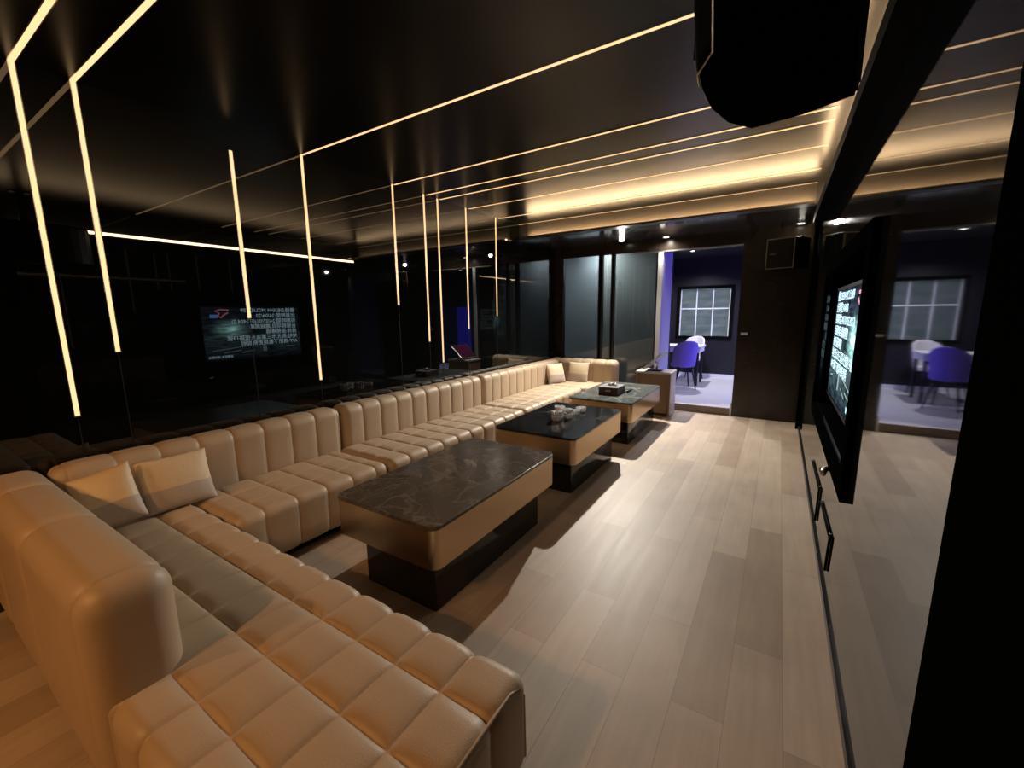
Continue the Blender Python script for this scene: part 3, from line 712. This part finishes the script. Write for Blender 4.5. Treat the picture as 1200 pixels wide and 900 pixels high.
# switch
t = thing('wall_switch', (-.40, YB, 1.18), 'small pale switch plate on the dark wall beside the doorway', 'switch')
box('plate', (-.445, -.36, YB - .010, YB, 1.165, 1.198), M['alu'], t, .002)
boxes('button', [(-.438 + .026 * k, -.416 + .026 * k, YB - .013, YB - .010, 1.172, 1.191) for k in range(3)], M['white'], t)

# ------------------------------------------------------------------ furniture in the rear room
def chair(loc, yaw, mat, label):
    t = thing('shell_chair', (0, 0, 0), label, 'chair', absolute=False)
    # seat pad faces local +Y, back shell at -Y
    V, F = [], []
    na, nz_ = 24, 10
    for j in range(nz_ + 1):
        h = j / nz_
        half = 1.45 * (1 - .10 * h) * (1 if h < .35 else math.sqrt(max(.0, 1 - ((h - .35) / .66) ** 2.4)) * .92 + .08)
        for i in range(na + 1):
            a = -PI / 2 + half * (-1 + 2 * i / na)
            r = .205 + .025 * h
            V.append((r * 1.02 * math.cos(a), r * math.sin(a) - .07 * h, .42 + .46 * h))
    for j in range(nz_):
        for i in range(na):
            k = j * (na + 1) + i; F.append((k, k + 1, k + na + 2, k + na + 1))
    o = obj('back_shell', V, F, mat, t, True); s = o.modifiers.new('s', 'SOLIDIFY'); s.thickness = .035; s.offset = -1; s2 = o.modifiers.new('b', 'BEVEL'); s2.width = .012; s2.segments = 2
    v, f = mprism([(.20 * math.cos(q), .205 * math.sin(q) + .02) for q in frange(0, 2 * PI * 23 / 24, 23)], .40, .47); o = obj('seat', v, f, mat, t, True, 40); bevel_mesh(o, .018)
    for sx, sy in ((1, 1), (-1, 1), (1, -1), (-1, -1)):
        v, f = mtube([(.12 * sx, .12 * sy, .41), (.185 * sx, .19 * sy, 0)], [.018, .010]); obj('leg', v, f, M['darkmetal'], t, True)
    t.location = loc; t.rotation_euler = (0, 0, yaw)
    return t
chair((-1.44, 8.13, .1), math.radians(28), M['chair'], 'rounded shell chair with its back to the doorway, beside the white desk')
chair((-1.50, 9.30, .1), math.radians(165), M['chairpale'], 'pale shell chair on the window side of the white desk')
t = thing('desk', (-1.8, 8.65, .1), 'white desk with dark legs below the rear window', 'desk')
box('desk_top', (-2.5, -1.19, 8.42, 9.02, .81, .85), M['white'], t, .006)
boxes('apron', [(-2.46, -1.21, 8.44, 8.46, .73, .81), (-2.46, -1.21, 8.98, 9.0, .73, .81), (-1.23, -1.21, 8.46, 8.98, .73, .81)], M['white'], t)
for x, y in ((-1.25, 8.47), (-1.25, 8.97), (-2.44, 8.47), (-2.44, 8.97)):
    v, f = mtube([(x, y, .81), (x, y, .1)], [.030, .022], 10); obj('leg', v, f, M['darkmetal'], t)
# seen and added lamps of the rear room and corridor
def panel(name, b, mat, label, watts, col, size, loc, rot=(0, 0, 0)):
    t = thing(name, loc, label, 'light')
    box('diffuser', b, mat, t)
    x0, x1, y0, y1, z0, z1 = b; g = .02
    if abs(x1 - x0) < .03: boxes('frame', [(x0 - .005, x1, y0 - g, y0, z0 - g, z1 + g), (x0 - .005, x1, y1, y1 + g, z0 - g, z1 + g), (x0 - .005, x1, y0, y1, z0 - g, z0), (x0 - .005, x1, y0, y1, z1, z1 + g)], M['darkmetal'], t)
    else: boxes('frame', [(x0 - g, x0, y0 - g, y1 + g, z0 - .004, z1), (x1, x1 + g, y0 - g, y1 + g, z0 - .004, z1), (x0, x1, y0 - g, y0, z0 - .004, z1), (x0, x1, y1, y1 + g, z0 - .004, z1)], M['white'], t)
panel('blue_light_panel', (1.48, 1.5, 6.9, 8.1, .15, 2.3), M['addedblue'], 'added tall blue panel on the unseen side wall of the rear room, colouring the chair', 0, None, 0, (1.5, 7.5, .15))  # unseen panel added to turn the chair back blue
t = thing('blue_light_panel', (1.2, 9.8, .12), 'narrow blue glowing doorway panel on the wall beside the rear window', 'light')
box('diffuser', (.97, 1.48, 9.775, 9.79, .17, 1.69), M['addedblue2'], t)
boxes('frame', [(.95, .97, 9.77, 9.8, .17, 1.71), (1.48, 1.5, 9.77, 9.8, .17, 1.71), (.97, 1.48, 9.77, 9.8, 1.69, 1.71)], M['darkmetal'], t)
panel('added_corridor_light', (-2.85, -2.5, 6.9, 7.2, 2.58, 2.6), emit('added_corridor_panel', (.86, .97, 1.0), 70), 'added pale panel lamp, unseen in the corridor, brightening the glass', 0, None, 0, (-2.7, 7.05, 2.6))  # unseen lamp added so the glass panes look lit

# ------------------------------------------------------------------ world, camera, view
w = bpy.data.worlds.new('World'); sc.world = w; w.use_nodes = True
w.node_tree.nodes['Background'].inputs[0].default_value = (.9, .8, .7, 1); w.node_tree.nodes['Background'].inputs[1].default_value = .004
cam = bpy.data.cameras.new('camera'); co = bpy.data.objects.new('camera', cam); COL.objects.link(co); sc.camera = co
cam.sensor_width = 36; cam.lens = 492.33 / 1200 * 36; cam.clip_start = .02
yaw, pitch, roll = math.radians(32.3326), math.radians(9.5679), math.radians(-.69325)
fw = Vector((-math.sin(yaw) * math.cos(pitch), math.cos(yaw) * math.cos(pitch), -math.sin(pitch)))
r = Vector((math.cos(yaw), math.sin(yaw), 0)); u = r.cross(fw)
r2 = r * math.cos(roll) + u * math.sin(roll); u2 = -r * math.sin(roll) + u * math.cos(roll)
co.matrix_world = Matrix(((r2.x, u2.x, -fw.x, 0), (r2.y, u2.y, -fw.y, 0), (r2.z, u2.z, -fw.z, 1.5), (0, 0, 0, 1)))
vs = sc.view_settings; vs.view_transform = 'Standard'; vs.look = 'None'; vs.gamma = 1; vs.exposure = 0; vs.use_curve_mapping = False
sc.cycles.max_bounces = 10; sc.cycles.glossy_bounces = 6; sc.cycles.transparent_max_bounces = 12
